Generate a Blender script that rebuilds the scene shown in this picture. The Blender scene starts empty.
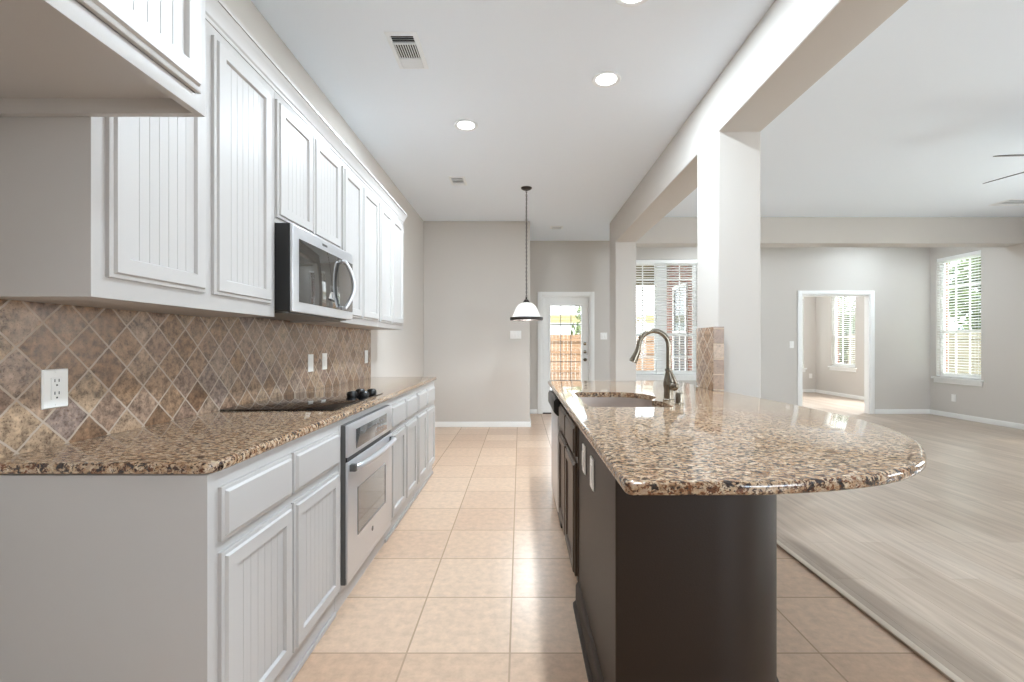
import bpy, bmesh, math, random
from mathutils import Vector, Matrix
random.seed(7)
C = bpy.context.scene.collection
scene = bpy.context.scene
PI = math.pi

def lin(r, g, b):
    f = lambda c: (c/255/12.92) if c/255 <= .04045 else ((c/255+.055)/1.055)**2.4
    return (f(r), f(g), f(b), 1.0)

# ------------------------------------------------------------------ camera, world, sun, big lights, exposure
cam_data = bpy.data.cameras.new('camera'); cam = bpy.data.objects.new('camera', cam_data); C.objects.link(cam)
EYE = 1.222
cam.location = (0, 0, EYE); cam.rotation_euler = (PI/2, 0, 0)
cam_data.sensor_width = 36; cam_data.lens = 468*36/1024
cam_data.shift_x = -8/1024; cam_data.shift_y = 3.5/1024
cam_data.clip_start = .02
scene.camera = cam

world = bpy.data.worlds.new('world'); scene.world = world; world.use_nodes = True
bg = world.node_tree.nodes['Background']; bg.inputs[0].default_value = (.80, .90, 1.0, 1); bg.inputs[1].default_value = 3.7

def lamp(name, kind, loc, rot, energy, color=(1, 1, 1), **kw):
    d = bpy.data.lights.new(name, kind); d.energy = energy; d.color = color
    for k, v in kw.items(): setattr(d, k, v)
    o = bpy.data.objects.new(name, d); C.objects.link(o); o.location = loc; o.rotation_euler = rot
    return o
lamp('sun', 'SUN', (0, -5, 12), (math.radians(42), 0, math.radians(38)), 1.2, (1, .95, .88), angle=.02)
# added fill lamps out of view: right wall, behind the camera, study
# (the family-room pair is tilted up to brighten the ceiling)
UP = math.radians(33)
lamp('fill_family_room_front', 'AREA', (7.9, .9, 1.3), (0, PI/2+UP, 0), 56, (.93, .96, 1), shape='RECTANGLE', size=2.0, size_y=1.5)
lamp('fill_family_room_rear', 'AREA', (7.9, 4.1, 1.3), (0, PI/2+UP, 0), 56, (.93, .96, 1), shape='RECTANGLE', size=2.0, size_y=1.5)
lamp('fill_behind', 'AREA', (4.2, -3.42, 1.6), (PI/2, 0, 0), 36, (.80, .91, 1), shape='RECTANGLE', size=2.4, size_y=1.9)  # added fill lamp at an opening behind the camera
lamp('fill_study', 'AREA', (7.70, 9.45, 1.55), (0, PI/2, 0), 66, (.86, .94, 1), shape='RECTANGLE', size=1.7, size_y=.9)  # added fill lamp at an unseen opening in the study side wall
vs = scene.view_settings
scene.display_settings.display_device = 'sRGB'
vs.view_transform = 'Standard'; vs.look = 'None'; vs.exposure = 1.32; vs.gamma = 1.0; vs.use_curve_mapping = False
scene.cycles.max_bounces = 12; scene.cycles.diffuse_bounces = 7; scene.cycles.glossy_bounces = 4
scene.cycles.transparent_max_bounces = 16
scene.cycles.sample_clamp_indirect = 6

# ------------------------------------------------------------------ materials
def new_mat(name):
    m = bpy.data.materials.new(name); m.use_nodes = True
    nt = m.node_tree; return m, nt, nt.nodes['Principled BSDF']
def N(nt, t, **kw):
    n = nt.nodes.new(t)
    for k, v in kw.items(): setattr(n, k, v)
    return n
def plain(name, col, rough=.5, metal=0, bump=0, bscale=200, spec=.5, vary=0, coat=0):
    m, nt, p = new_mat(name)
    p.inputs['Roughness'].default_value = rough; p.inputs['Metallic'].default_value = metal
    p.inputs['Specular IOR Level'].default_value = spec; p.inputs['Coat Weight'].default_value = coat
    tc = N(nt, 'ShaderNodeTexCoord'); no = N(nt, 'ShaderNodeTexNoise'); no.inputs['Scale'].default_value = bscale
    no.inputs['Detail'].default_value = 3
    nt.links.new(tc.outputs['Object'], no.inputs['Vector'])
    mx = N(nt, 'ShaderNodeMix', data_type='RGBA'); v = vary
    mx.inputs[6].default_value = tuple(c*(1-v) for c in col[:3])+(1,); mx.inputs[7].default_value = tuple(min(1, c*(1+v)) for c in col[:3])+(1,)
    nt.links.new(no.outputs['Fac'], mx.inputs[0]); nt.links.new(mx.outputs[2], p.inputs['Base Color'])
    if bump:
        b = N(nt, 'ShaderNodeBump'); b.inputs['Strength'].default_value = bump; b.inputs['Distance'].default_value = .002
        nt.links.new(no.outputs['Fac'], b.inputs['Height']); nt.links.new(b.outputs[0], p.inputs['Normal'])
    return m
def emit(name, col, strength):
    m, nt, p = new_mat(name)
    p.inputs['Base Color'].default_value = col; p.inputs['Emission Color'].default_value = col; p.inputs['Emission Strength'].default_value = strength
    return m

M = {}
M['wall'] = plain('wall_paint', lin(201, 195, 188), .7, bump=.12, bscale=160, spec=.25)
M['ceil'] = plain('ceiling_paint', lin(236, 243, 251), .85, bump=.1, bscale=120, spec=.2)
M['white'] = plain('cabinet_white', lin(187, 183, 180), .38, spec=.4, vary=.01)
M['trimwhite'] = plain('trim_white', lin(236, 235, 232), .4, spec=.4)
M['island'] = plain('island_brown', lin(38, 25, 15), .45, bump=.25, bscale=260, spec=.35, vary=.04)
M['islandwood'] = plain('island_cabinet_brown', lin(76, 60, 48), .4, spec=.5, vary=.04)
M['steel'] = plain('brushed_steel', lin(214, 214, 216), .36, metal=.72, vary=.02, bscale=60)
M['darksteel'] = plain('dark_steel', lin(112, 112, 110), .35, metal=.8)
M['sinksteel'] = plain('sink_steel', lin(196, 184, 176), .42, metal=1, vary=.03, bscale=60)
M['nickel'] = plain('brushed_nickel', lin(138, 129, 116), .27, metal=1)
M['black'] = plain('black_plastic', lin(24, 23, 23), .35)
M['blackglass'] = plain('black_glass', lin(10, 10, 12), .03, spec=.5)
M['ovenglass'] = plain('oven_glass', lin(70, 72, 74), .06, spec=.8, coat=.6)
M['mwglass'] = plain('microwave_glass', lin(40, 39, 37), .04, spec=.9, coat=1)
M['plate'] = plain('plate_white', lin(236, 234, 230), .3)
M['slot'] = plain('slot_dark', lin(40, 38, 36), .6)
M['bronze'] = plain('dark_bronze', lin(52, 46, 42), .4, metal=.6)
M['blind'] = plain('blind_white', lin(240, 239, 236), .5)
M['vent'] = plain('vent_white', lin(234, 238, 241), .5)
M['ventdark'] = plain('vent_dark', lin(38, 36, 36), .8)
M['lead'] = plain('grille_dark', lin(96, 92, 90), .5)
M['lamp_on'] = emit('lamp_lens_lit', (1, .97, .92, 1), 4.0)
M['fan'] = plain('fan_blade_grey', lin(88, 86, 88), .45)
M['fence'] = plain('fence_cedar', lin(132, 98, 70), .85, vary=.3, bscale=7)
M['fence_pale'] = plain('fence_weathered', lin(122, 112, 92), .85, vary=.3, bscale=7)
M['tan'] = plain('patio_tan', lin(132, 116, 76), .7, vary=.05, bscale=6)
M['concrete'] = plain('patio_concrete', lin(190, 186, 178), .9, vary=.06, bscale=8)
M['grass'] = plain('lawn_green', lin(118, 128, 70), .95, vary=.3, bscale=14)
M['leaf_a'] = plain('leaf_green', lin(92, 104, 50), .6, vary=.4, bscale=3)
M['leaf_b'] = plain('leaf_dark', lin(54, 74, 58), .6, vary=.4, bscale=3)
M['bark'] = plain('bark', lin(96, 80, 66), .9, vary=.3, bscale=20)
M['rooftile'] = plain('roof_shingle', lin(196, 190, 186), .9, vary=.1, bscale=10)
M['siding'] = plain('house_siding', lin(222, 220, 214), .8)
M['strip'] = plain('strip_greige', lin(206, 192, 176), .4)
def shade_mat():
    m, nt, p = new_mat('white_glass'); p.inputs['Base Color'].default_value = lin(246, 245, 242); p.inputs['Roughness'].default_value = .15
    tr = N(nt, 'ShaderNodeBsdfTranslucent'); tr.inputs[0].default_value = (.95, .94, .92, 1); mx = N(nt, 'ShaderNodeMixShader'); mx.inputs[0].default_value = .35
    nt.links.new(p.outputs[0], mx.inputs[1]); nt.links.new(tr.outputs[0], mx.inputs[2]); nt.links.new(mx.outputs[0], nt.nodes['Material Output'].inputs[0]); return m
M['shadeglass'] = shade_mat()

def pane_mat():
    m, nt, p = new_mat('clear_pane'); nt.nodes.remove(p)
    out = nt.nodes['Material Output']; t = N(nt, 'ShaderNodeBsdfTransparent'); g = N(nt, 'ShaderNodeBsdfGlossy'); g.inputs['Roughness'].default_value = .01
    t.inputs[0].default_value = (.95, .97, .96, 1)
    lw = N(nt, 'ShaderNodeLayerWeight'); lw.inputs[0].default_value = .5
    pw = N(nt, 'ShaderNodeMath', operation='POWER'); pw.inputs[1].default_value = 4; nt.links.new(lw.outputs['Facing'], pw.inputs[0])
    f = N(nt, 'ShaderNodeMath', operation='MULTIPLY_ADD'); f.inputs[1].default_value = .6; f.inputs[2].default_value = .03; nt.links.new(pw.outputs[0], f.inputs[0])
    mx = N(nt, 'ShaderNodeMixShader'); nt.links.new(f.outputs[0], mx.inputs[0]); nt.links.new(t.outputs[0], mx.inputs[1]); nt.links.new(g.outputs[0], mx.inputs[2])
    nt.links.new(mx.outputs[0], out.inputs[0]); return m
M['pane'] = pane_mat()

def ramp(nt, stops, interp='LINEAR'):
    r = N(nt, 'ShaderNodeValToRGB'); r.color_ramp.interpolation = interp
    e = r.color_ramp.elements
    while len(e) < len(stops): e.new(.5)
    for k, (p, c) in enumerate(stops): e[k].position = p; e[k].color = c
    return r

def granite():
    m, nt, p = new_mat('granite'); L = nt.links.new
    tc = N(nt, 'ShaderNodeTexCoord')
    mp = N(nt, 'ShaderNodeMapping'); mp.inputs['Rotation'].default_value = (.3, .2, .6); mp.inputs['Scale'].default_value = (.9, 1.3, 1)
    L(tc.outputs['Object'], mp.inputs[0])
    def noise(scale, det, dist, rough=.6):
        n = N(nt, 'ShaderNodeTexNoise'); n.inputs['Scale'].default_value = scale; n.inputs['Detail'].default_value = det; n.inputs['Roughness'].default_value = rough; n.inputs['Distortion'].default_value = dist
        L(mp.outputs[0], n.inputs['Vector']); return n
    def over(base, fac, col):
        mx = N(nt, 'ShaderNodeMix', data_type='RGBA'); L(fac, mx.inputs[0]); L(base, mx.inputs[6])
        if isinstance(col, tuple): mx.inputs[7].default_value = col
        else: L(col, mx.inputs[7])
        return mx.outputs[2]
    n1 = noise(56, 5, .2); n2 = noise(80, 5, .3, .68); n3 = noise(150, 3, .5); n4 = noise(40, 5, .3, .72); n5 = noise(8, 2, 0)
    r1 = ramp(nt, [(.30, lin(134, 99, 71)), (.44, lin(164, 131, 100)), (.55, lin(190, 166, 137)), (.72, lin(208, 191, 170))]); L(n1.outputs['Fac'], r1.inputs[0])
    g = ramp(nt, [(.54, (0, 0, 0, 1)), (.64, (.75, .75, .75, 1))]); L(n4.outputs['Fac'], g.inputs[0])
    c = over(r1.outputs[0], g.outputs[0], lin(164, 142, 124))
    r2 = ramp(nt, [(.445, (1, 1, 1, 1)), (.485, (0, 0, 0, 1))]); L(n2.outputs['Fac'], r2.inputs[0])
    rc = ramp(nt, [(.4, lin(112, 70, 44)), (.6, lin(74, 52, 42))]); L(n5.outputs['Fac'], rc.inputs[0])
    c = over(c, r2.outputs[0], rc.outputs[0])
    r4 = ramp(nt, [(.40, (1, 1, 1, 1)), (.44, (0, 0, 0, 1))]); L(n4.outputs['Fac'], r4.inputs[0])
    c = over(c, r4.outputs[0], lin(40, 30, 28))
    r3 = ramp(nt, [(.385, (1, 1, 1, 1)), (.42, (0, 0, 0, 1))]); L(n3.outputs['Fac'], r3.inputs[0])
    c = over(c, r3.outputs[0], lin(58, 42, 36))
    L(c, p.inputs['Base Color']); p.inputs['Roughness'].default_value = .06; p.inputs['Specular IOR Level'].default_value = .65
    return m
M['granite'] = granite()

def tiles(name, axes, shift, size, rot, stops, grout, mortar, rough, bump=.35, nscale=30, nstr=.35, pits=0, groutrough=.8, wob=0):
    m, nt, p = new_mat(name); L = nt.links.new
    tc = N(nt, 'ShaderNodeTexCoord'); sp = N(nt, 'ShaderNodeSeparateXYZ'); cb = N(nt, 'ShaderNodeCombineXYZ')
    L(tc.outputs['Object'], sp.inputs[0]); L(sp.outputs[axes[0]], cb.inputs[0]); L(sp.outputs[axes[1]], cb.inputs[1])
    src = cb.outputs[0]
    if wob:
        wn = N(nt, 'ShaderNodeTexNoise'); wn.inputs['Scale'].default_value = 38; wn.inputs['Detail'].default_value = 3; L(tc.outputs['Object'], wn.inputs['Vector'])
        va = N(nt, 'ShaderNodeVectorMath', operation='MULTIPLY_ADD'); va.inputs[1].default_value = (wob, wob, 0); L(wn.outputs['Color'], va.inputs[0]); L(src, va.inputs[2]); src = va.outputs[0]
    m1 = N(nt, 'ShaderNodeMapping'); m1.inputs['Location'].default_value = (-shift[0], -shift[1], 0); L(src, m1.inputs[0])
    m2 = N(nt, 'ShaderNodeMapping'); m2.inputs['Rotation'].default_value = (0, 0, rot); m2.inputs['Scale'].default_value = (1/size[0], 1/size[1], 1)
    # rotate first, then scale
    m3 = N(nt, 'ShaderNodeMapping'); m3.inputs['Rotation'].default_value = (0, 0, rot); L(m1.outputs[0], m3.inputs[0])
    m2.inputs['Rotation'].default_value = (0, 0, 0); L(m3.outputs[0], m2.inputs[0])
    br = N(nt, 'ShaderNodeTexBrick'); br.offset = 0; br.squash = 1
    br.inputs['Scale'].default_value = 1; br.inputs['Brick Width'].default_value = 1; br.inputs['Row Height'].default_value = 1
    br.inputs['Mortar Size'].default_value = mortar; br.inputs['Mortar Smooth'].default_value = .2; br.inputs['Bias'].default_value = 0
    br.inputs['Color1'].default_value = (0, 0, 0, 1); br.inputs['Color2'].default_value = (1, 1, 1, 1); br.inputs['Mortar'].default_value = (.5, .5, .5, 1)
    L(m2.outputs[0], br.inputs['Vector'])
    r = ramp(nt, stops); L(br.outputs['Color'], r.inputs[0])
    no = N(nt, 'ShaderNodeTexNoise'); no.inputs['Scale'].default_value = nscale; no.inputs['Detail'].default_value = 6; no.inputs['Roughness'].default_value = .65
    L(tc.outputs['Object'], no.inputs['Vector'])
    rn = ramp(nt, [(.3, (1-nstr,)*3+(1,)), (.7, (1+nstr*.6,)*3+(1,))]); L(no.outputs['Fac'], rn.inputs[0])
    mu = N(nt, 'ShaderNodeMix', data_type='RGBA', blend_type='MULTIPLY'); mu.inputs[0].default_value = 1
    L(r.outputs[0], mu.inputs[6]); L(rn.outputs[0], mu.inputs[7])
    top = mu.outputs[2]
    if pits:
        pn = N(nt, 'ShaderNodeTexNoise'); pn.inputs['Scale'].default_value = 170; pn.inputs['Detail'].default_value = 3; L(tc.outputs['Object'], pn.inputs['Vector'])
        pb = N(nt, 'ShaderNodeMath', operation='MULTIPLY_ADD'); pb.inputs[1].default_value = .35; L(no.outputs['Fac'], pb.inputs[0]); L(pn.outputs['Fac'], pb.inputs[2])
        pr = ramp(nt, [(.52, (.8, .8, .8, 1)), (.60, (0, 0, 0, 1))]); L(pb.outputs[0], pr.inputs[0])
        pm = N(nt, 'ShaderNodeMix', data_type='RGBA'); L(pr.outputs[0], pm.inputs[0]); L(top, pm.inputs[6]); pm.inputs[7].default_value = lin(92, 68, 52); top = pm.outputs[2]
    mx = N(nt, 'ShaderNodeMix', data_type='RGBA'); L(br.outputs['Fac'], mx.inputs[0]); L(top, mx.inputs[6]); mx.inputs[7].default_value = grout
    L(mx.outputs[2], p.inputs['Base Color'])
    rr = N(nt, 'ShaderNodeMapRange'); rr.inputs['To Min'].default_value = rough; rr.inputs['To Max'].default_value = groutrough; L(br.outputs['Fac'], rr.inputs[0]); L(rr.outputs[0], p.inputs['Roughness'])
    ad = N(nt, 'ShaderNodeMath', operation='MULTIPLY_ADD'); ad.inputs[1].default_value = -1; L(br.outputs['Fac'], ad.inputs[0])
    sc = N(nt, 'ShaderNodeMath', operation='MULTIPLY'); sc.inputs[1].default_value = .25 + pits; L(no.outputs['Fac'], sc.inputs[0]); L(sc.outputs[0], ad.inputs[2])
    p.inputs['Specular IOR Level'].default_value = float(.6 if pits else .5)
    b = N(nt, 'ShaderNodeBump'); b.inputs['Strength'].default_value = bump; b.inputs['Distance'].default_value = .004; L(ad.outputs[0], b.inputs['Height']); L(b.outputs[0], p.inputs['Normal'])
    return m
M['floor'] = tiles('floor_tile', (0, 1), (-.04, .217), (.409, .409), 0,
                   [(0, lin(198, 166, 140)), (.5, lin(208, 178, 152)), (1, lin(214, 186, 161))], lin(172, 146, 122), .010, .28, bump=.2, nscale=24, nstr=.17)
TRAV = [(0, lin(128, 98, 75)), (.25, lin(156, 125, 98)), (.5, lin(147, 121, 104)), (.75, lin(174, 147, 120)), (1, lin(144, 123, 112))]
M['splash'] = tiles('travertine_diamond', (1, 2), (1.394, 1.290), (.1047, .1047), PI/4, TRAV, lin(172, 154, 136), .032, .22, bump=.25, nscale=44, nstr=.75, pits=.3, wob=.005)
M['splash_sq'] = tiles('travertine_square', (0, 2), (1.2, .92), (.2, .102), 0, TRAV, lin(200, 178, 152), .03, .35, bump=.5, nscale=42, nstr=.3, pits=.3)

def wood_floor():
    m, nt, p = new_mat('wood_plank_floor'); L = nt.links.new
    tc = N(nt, 'ShaderNodeTexCoord'); mp = N(nt, 'ShaderNodeMapping'); mp.inputs['Rotation'].default_value = (0, 0, PI/2); L(tc.outputs['Object'], mp.inputs[0])
    br = N(nt, 'ShaderNodeTexBrick'); br.offset = .37; br.inputs['Scale'].default_value = 1; br.inputs['Brick Width'].default_value = 1.22; br.inputs['Row Height'].default_value = .15
    br.inputs['Mortar Size'].default_value = .0012; br.inputs['Mortar Smooth'].default_value = .1
    br.inputs['Color1'].default_value = (0, 0, 0, 1); br.inputs['Color2'].default_value = (1, 1, 1, 1); br.inputs['Mortar'].default_value = (.0, .0, .0, 1)
    L(mp.outputs[0], br.inputs['Vector'])
    r = ramp(nt, [(0, lin(168, 150, 134)), (.5, lin(178, 161, 145)), (1, lin(186, 170, 155))]); L(br.outputs['Color'], r.inputs[0])
    m2 = N(nt, 'ShaderNodeMapping'); m2.inputs['Scale'].default_value = (9, .7, 1); L(tc.outputs['Object'], m2.inputs[0])
    no = N(nt, 'ShaderNodeTexNoise'); no.inputs['Scale'].default_value = 2.4; no.inputs['Detail'].default_value = 6; no.inputs['Distortion'].default_value = .6; L(m2.outputs[0], no.inputs['Vector'])
    rn = ramp(nt, [(.3, (.78, .765, .75, 1)), (.7, (1.12, 1.12, 1.12, 1))]); L(no.outputs['Fac'], rn.inputs[0])
    mu = N(nt, 'ShaderNodeMix', data_type='RGBA', blend_type='MULTIPLY'); mu.inputs[0].default_value = 1; L(r.outputs[0], mu.inputs[6]); L(rn.outputs[0], mu.inputs[7])
    mx = N(nt, 'ShaderNodeMix', data_type='RGBA'); mx.inputs[7].default_value = lin(142, 126, 112); L(br.outputs['Fac'], mx.inputs[0]); L(mu.outputs[2], mx.inputs[6])
    L(mx.outputs[2], p.inputs['Base Color']); p.inputs['Roughness'].default_value = .33; p.inputs['Specular IOR Level'].default_value = .45
    return m
M['wood'] = wood_floor()

def brick(name, axes, c1, c2, mortar):
    m, nt, p = new_mat(name); L = nt.links.new
    tc = N(nt, 'ShaderNodeTexCoord'); sp = N(nt, 'ShaderNodeSeparateXYZ'); cb = N(nt, 'ShaderNodeCombineXYZ')
    ad = N(nt, 'ShaderNodeMath', operation='ADD')
    L(tc.outputs['Object'], sp.inputs[0]); L(sp.outputs[0], ad.inputs[0]); L(sp.outputs[1], ad.inputs[1]); L(ad.outputs[0], cb.inputs[0]); L(sp.outputs[2], cb.inputs[1])
    br = N(nt, 'ShaderNodeTexBrick'); br.inputs['Scale'].default_value = 1; br.inputs['Brick Width'].default_value = .21; br.inputs['Row Height'].default_value = .076; br.inputs['Mortar Size'].default_value = .007
    br.inputs['Color1'].default_value = c1; br.inputs['Color2'].default_value = c2; br.inputs['Mortar'].default_value = mortar
    L(cb.outputs[0], br.inputs['Vector']); L(br.outputs['Color'], p.inputs['Base Color']); p.inputs['Roughness'].default_value = .9
    return m
M['brick'] = brick('brick_red', None, lin(140, 82, 60), lin(112, 62, 46), lin(142, 130, 116))

# ------------------------------------------------------------------ mesh helpers
WORLD = {}
def origin_of(o):
    v = Vector((0, 0, 0))
    while o is not None: v += o.location; o = o.parent
    return v
class MB:
    def __init__(s): s.bm = bmesh.new()
    def _merge(s, b):
        me = bpy.data.meshes.new('tmp'); b.to_mesh(me); s.bm.from_mesh(me); bpy.data.meshes.remove(me); b.free()
    def box(s, x0, x1, y0, y1, z0, z1, bev=0, seg=2):
        b = bmesh.new(); bmesh.ops.create_cube(b, size=1)
        for v in b.verts: v.co = Vector(((x0+x1)/2+v.co.x*(x1-x0), (y0+y1)/2+v.co.y*(y1-y0), (z0+z1)/2+v.co.z*(z1-z0)))
        if bev: bmesh.ops.bevel(b, geom=b.edges[:], offset=bev, segments=seg, affect='EDGES', profile=.6)
        s._merge(b); return s
    def loops(s, rings, cap0=True, cap1=True, closed_stack=False):
        bm = s.bm; R = [[bm.verts.new(p) for p in r] for r in rings]
        n = len(R[0]); K = len(R)
        for k in range(K if closed_stack else K-1):
            a, b = R[k], R[(k+1) % K]
            for i in range(n): bm.faces.new((a[i], a[(i+1) % n], b[(i+1) % n], b[i]))
        if not closed_stack:
            if cap0: bm.faces.new(R[0][::-1])
            if cap1: bm.faces.new(R[-1])
        return s
    def rings(s, u0, u1, v0, v1, prof, f, cap=True):
        """stack of rectangular rings (inset, depth); f maps (u, v, w) to the world"""
        rr = [[f(u0+i, v0+i, w), f(u1-i, v0+i, w), f(u1-i, v1-i, w), f(u0+i, v1-i, w)] for i, w in prof]
        return s.loops(rr, closed_stack=not cap)
    def prism(s, poly, c0, c1, f, bev=0, seg=2):
        b = bmesh.new()
        A = [b.verts.new(f(p[0], p[1], c0)) for p in poly]; B = [b.verts.new(f(p[0], p[1], c1)) for p in poly]; n = len(poly)
        b.faces.new(A[::-1]); b.faces.new(B)
        for i in range(n): b.faces.new((A[i], A[(i+1) % n], B[(i+1) % n], B[i]))
        bmesh.ops.recalc_face_normals(b, faces=b.faces[:])
        if bev: bmesh.ops.bevel(b, geom=b.edges[:], offset=bev, segments=seg, affect='EDGES', profile=.6)
        s._merge(b); return s
    def lathe(s, prof, c, seg=32, axis='z', cap=True):
        rr = []
        for r, h in prof:
            ring = []
            for k in range(seg):
                a = 2*PI*k/seg; p = (math.cos(a)*r, math.sin(a)*r)
                ring.append({'z': (c[0]+p[0], c[1]+p[1], c[2]+h), 'x': (c[0]+h, c[1]+p[0], c[2]+p[1]), 'y': (c[0]+p[0], c[1]+h, c[2]+p[1])}[axis])
            rr.append(ring)
        return s.loops(rr, cap, cap)
    def cyl(s, c, r, h, seg=24, axis='z'): return s.lathe([(r, 0), (r, h)], c, seg, axis)
    def tube(s, pts, rad, seg=10, cap=True):
        pts = [Vector(p) for p in pts]; rr = []; up = Vector((0, 0, 1)); prev = None
        for i, p in enumerate(pts):
            t = (pts[min(i+1, len(pts)-1)]-pts[max(i-1, 0)]).normalized()
            if prev is None:
                a = t.cross(up) if abs(t.dot(up)) < .95 else t.cross(Vector((1, 0, 0)))
            else: a = prev - t*prev.dot(t)
            a.normalize(); prev = a; b = t.cross(a)
            r = rad[i] if isinstance(rad, (list, tuple)) else rad
            rr.append([p+a*math.cos(2*PI*k/seg)*r+b*math.sin(2*PI*k/seg)*r for k in range(seg)])
        return s.loops(rr, cap, cap)
    def torus(s, c, R, r, mat=None, seg=20, sub=8):
        mat = mat or Matrix.Identity(3); rr = []
        for i in range(seg):
            a = 2*PI*i/seg; ring = []
            for k in range(sub):
                b = 2*PI*k/sub; v = Vector(((R+r*math.cos(b))*math.cos(a), (R+r*math.cos(b))*math.sin(a), r*math.sin(b)))
                ring.append(Vector(c)+mat @ v)
            rr.append(ring)
        return s.loops(rr, closed_stack=True)
    def build(s, name, mat, parent=None, smooth=38, origin=None):
        bm = s.bm
        bmesh.ops.recalc_face_normals(bm, faces=bm.faces[:])
        off = origin_of(parent) if parent else Vector((0, 0, 0))
        if origin is not None: off = off + (Vector(origin)-off)
        for v in bm.verts: v.co -= off
        me = bpy.data.meshes.new(name); bm.to_mesh(me); bm.free()
        if smooth:
            me.polygons.foreach_set('use_smooth', [True]*len(me.polygons)); me.set_sharp_from_angle(angle=math.radians(smooth))
        me.materials.append(mat if not isinstance(mat, str) else M[mat])
        o = bpy.data.objects.new(name, me); C.objects.link(o)
        if parent: o.parent = parent
        if origin is not None: o.location = Vector(origin) - (origin_of(parent) if parent else Vector((0, 0, 0)))
        return o
def tag(o, label, cat, group=None, kind=None):
    o['label'] = label; o['category'] = cat
    if group: o['group'] = group
    if kind: o['kind'] = kind
    return o
def thing(name, loc, label, cat, group=None, kind=None):
    o = bpy.data.objects.new(name, None); C.objects.link(o); o.location = loc; o.empty_display_size = .1
    return tag(o, label, cat, group, kind)
def copy_tree(o, parent=None):
    c = o.copy(); C.objects.link(c)
    if parent: c.parent = parent
    for ch in [x for x in bpy.data.objects if x.parent == o]: copy_tree(ch, c)
    return c
def struct(mb, name, mat, label, cat, smooth=30): return tag(mb.build(name, mat, smooth=smooth), label, cat, kind='structure')

def round_poly(pts, radii, seg=8):
    out = []; n = len(pts)
    for i in range(n):
        p = Vector(pts[i]); a = (Vector(pts[i-1])-p); b = (Vector(pts[(i+1) % n])-p); r = radii[i]
        if not r: out.append(tuple(p)); continue
        an = a.angle(b); d = r/math.tan(an/2); a.normalize(); b.normalize()
        c = p+(a+b).normalized()*(r/math.sin(an/2)); s = p+a*d-c; e = p+b*d-c
        a0 = math.atan2(s.y, s.x); a1 = math.atan2(e.y, e.x); da = (a1-a0+PI) % (2*PI)-PI
        for k in range(seg+1):
            t = a0+da*k/seg; out.append((c.x+r*math.cos(t), c.y+r*math.sin(t)))
    return out
def offset_poly(pts, d):
    n = len(pts); area = sum(pts[i][0]*pts[(i+1) % n][1]-pts[(i+1) % n][0]*pts[i][1] for i in range(n)); sg = 1 if area > 0 else -1
    out = []
    for i in range(n):
        p = Vector(pts[i]); e1 = (p-Vector(pts[i-1])).normalized(); e2 = (Vector(pts[(i+1) % n])-p).normalized()
        n1 = Vector((-e1.y, e1.x))*sg; n2 = Vector((-e2.y, e2.x))*sg; m = (n1+n2)
        m = m.normalized()/max(.5, m.normalized().dot(n1)); out.append(tuple(p+m*d))
    return out
def spline(P, per=8):
    out = []; n = len(P)
    for i in range(n-1):
        p0, p1, p2, p3 = [Vector(P[max(0, min(n-1, k))]) for k in (i-1, i, i+1, i+2)]
        for k in range(per):
            t = k/per; out.append(tuple(.5*((2*p1)+(p2-p0)*t+(2*p0-5*p1+4*p2-p3)*t*t+(3*p1-p0-3*p2+p3)*t**3)))
    out.append(tuple(P[-1])); return out
def slab(outer, z0, z1, hole=None, r=.014):
    """stone slab with eased edges and an optional cut-out"""
    mb = MB(); bm = mb.bm; rings = []
    for k in range(6):
        a = k/5*PI/2; rings.append([(p[0], p[1], z0+r-r*math.cos(a) if False else z0+r*(1-math.sin(a))) for p in offset_poly(outer, r*(1-math.cos(a)))][:])
    low = rings[::-1]; high = [[(p[0], p[1], z1-(p[2]-z0)) for p in q] for q in rings]
    R = [[bm.verts.new(p) for p in q] for q in low+high]; n = len(outer)
    for k in range(len(R)-1):
        for i in range(n): bm.faces.new((R[k][i], R[k][(i+1) % n], R[k+1][(i+1) % n], R[k+1][i]))
    H = None
    if hole:
        H = [[bm.verts.new((p[0], p[1], z)) for p in hole] for z in (z0, z1)]; m = len(hole)
        for i in range(m): bm.faces.new((H[0][i], H[0][(i+1) % m], H[1][(i+1) % m], H[1][i]))
    for q, h in ((R[0], H and H[0]), (R[-1], H and H[1])):
        es = [bm.edges.get((q[i], q[(i+1) % n])) for i in range(n)]
        if h: es += [bm.edges.get((h[i], h[(i+1) % m])) for i in range(m)]
        bmesh.ops.triangle_fill(bm, edges=es, use_beauty=True)
    return mb
def wall_cells(mb, u0, u1, v0, v1, t0, t1, holes, f):
    """wall slab t0..t1 thick with rectangular holes (ua, ub, va, vb); f maps u, v, t to box extents"""
    us = sorted({u0, u1} | {h[k] for h in holes for k in (0, 1)}); vz = sorted({v0, v1} | {h[k] for h in holes for k in (2, 3)})
    for a, b in zip(us, us[1:]):
        run = None
        for c, d in zip(vz, vz[1:]):
            solid = not any(h[0] <= a and b <= h[1] and h[2] <= c and d <= h[3] for h in holes)
            if solid: run = (run[0], d) if run else (c, d)
            if (not solid or d == vz[-1]) and run: mb.box(*f(a, b, run[0], run[1], t0, t1)); run = None
    return mb
fX = lambda a, b, c, d, t0, t1: (t0, t1, a, b, c, d)   # wall in a plane X = const, u = Y
fY = lambda a, b, c, d, t0, t1: (a, b, t0, t1, c, d)   # wall in a plane Y = const, u = X

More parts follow.
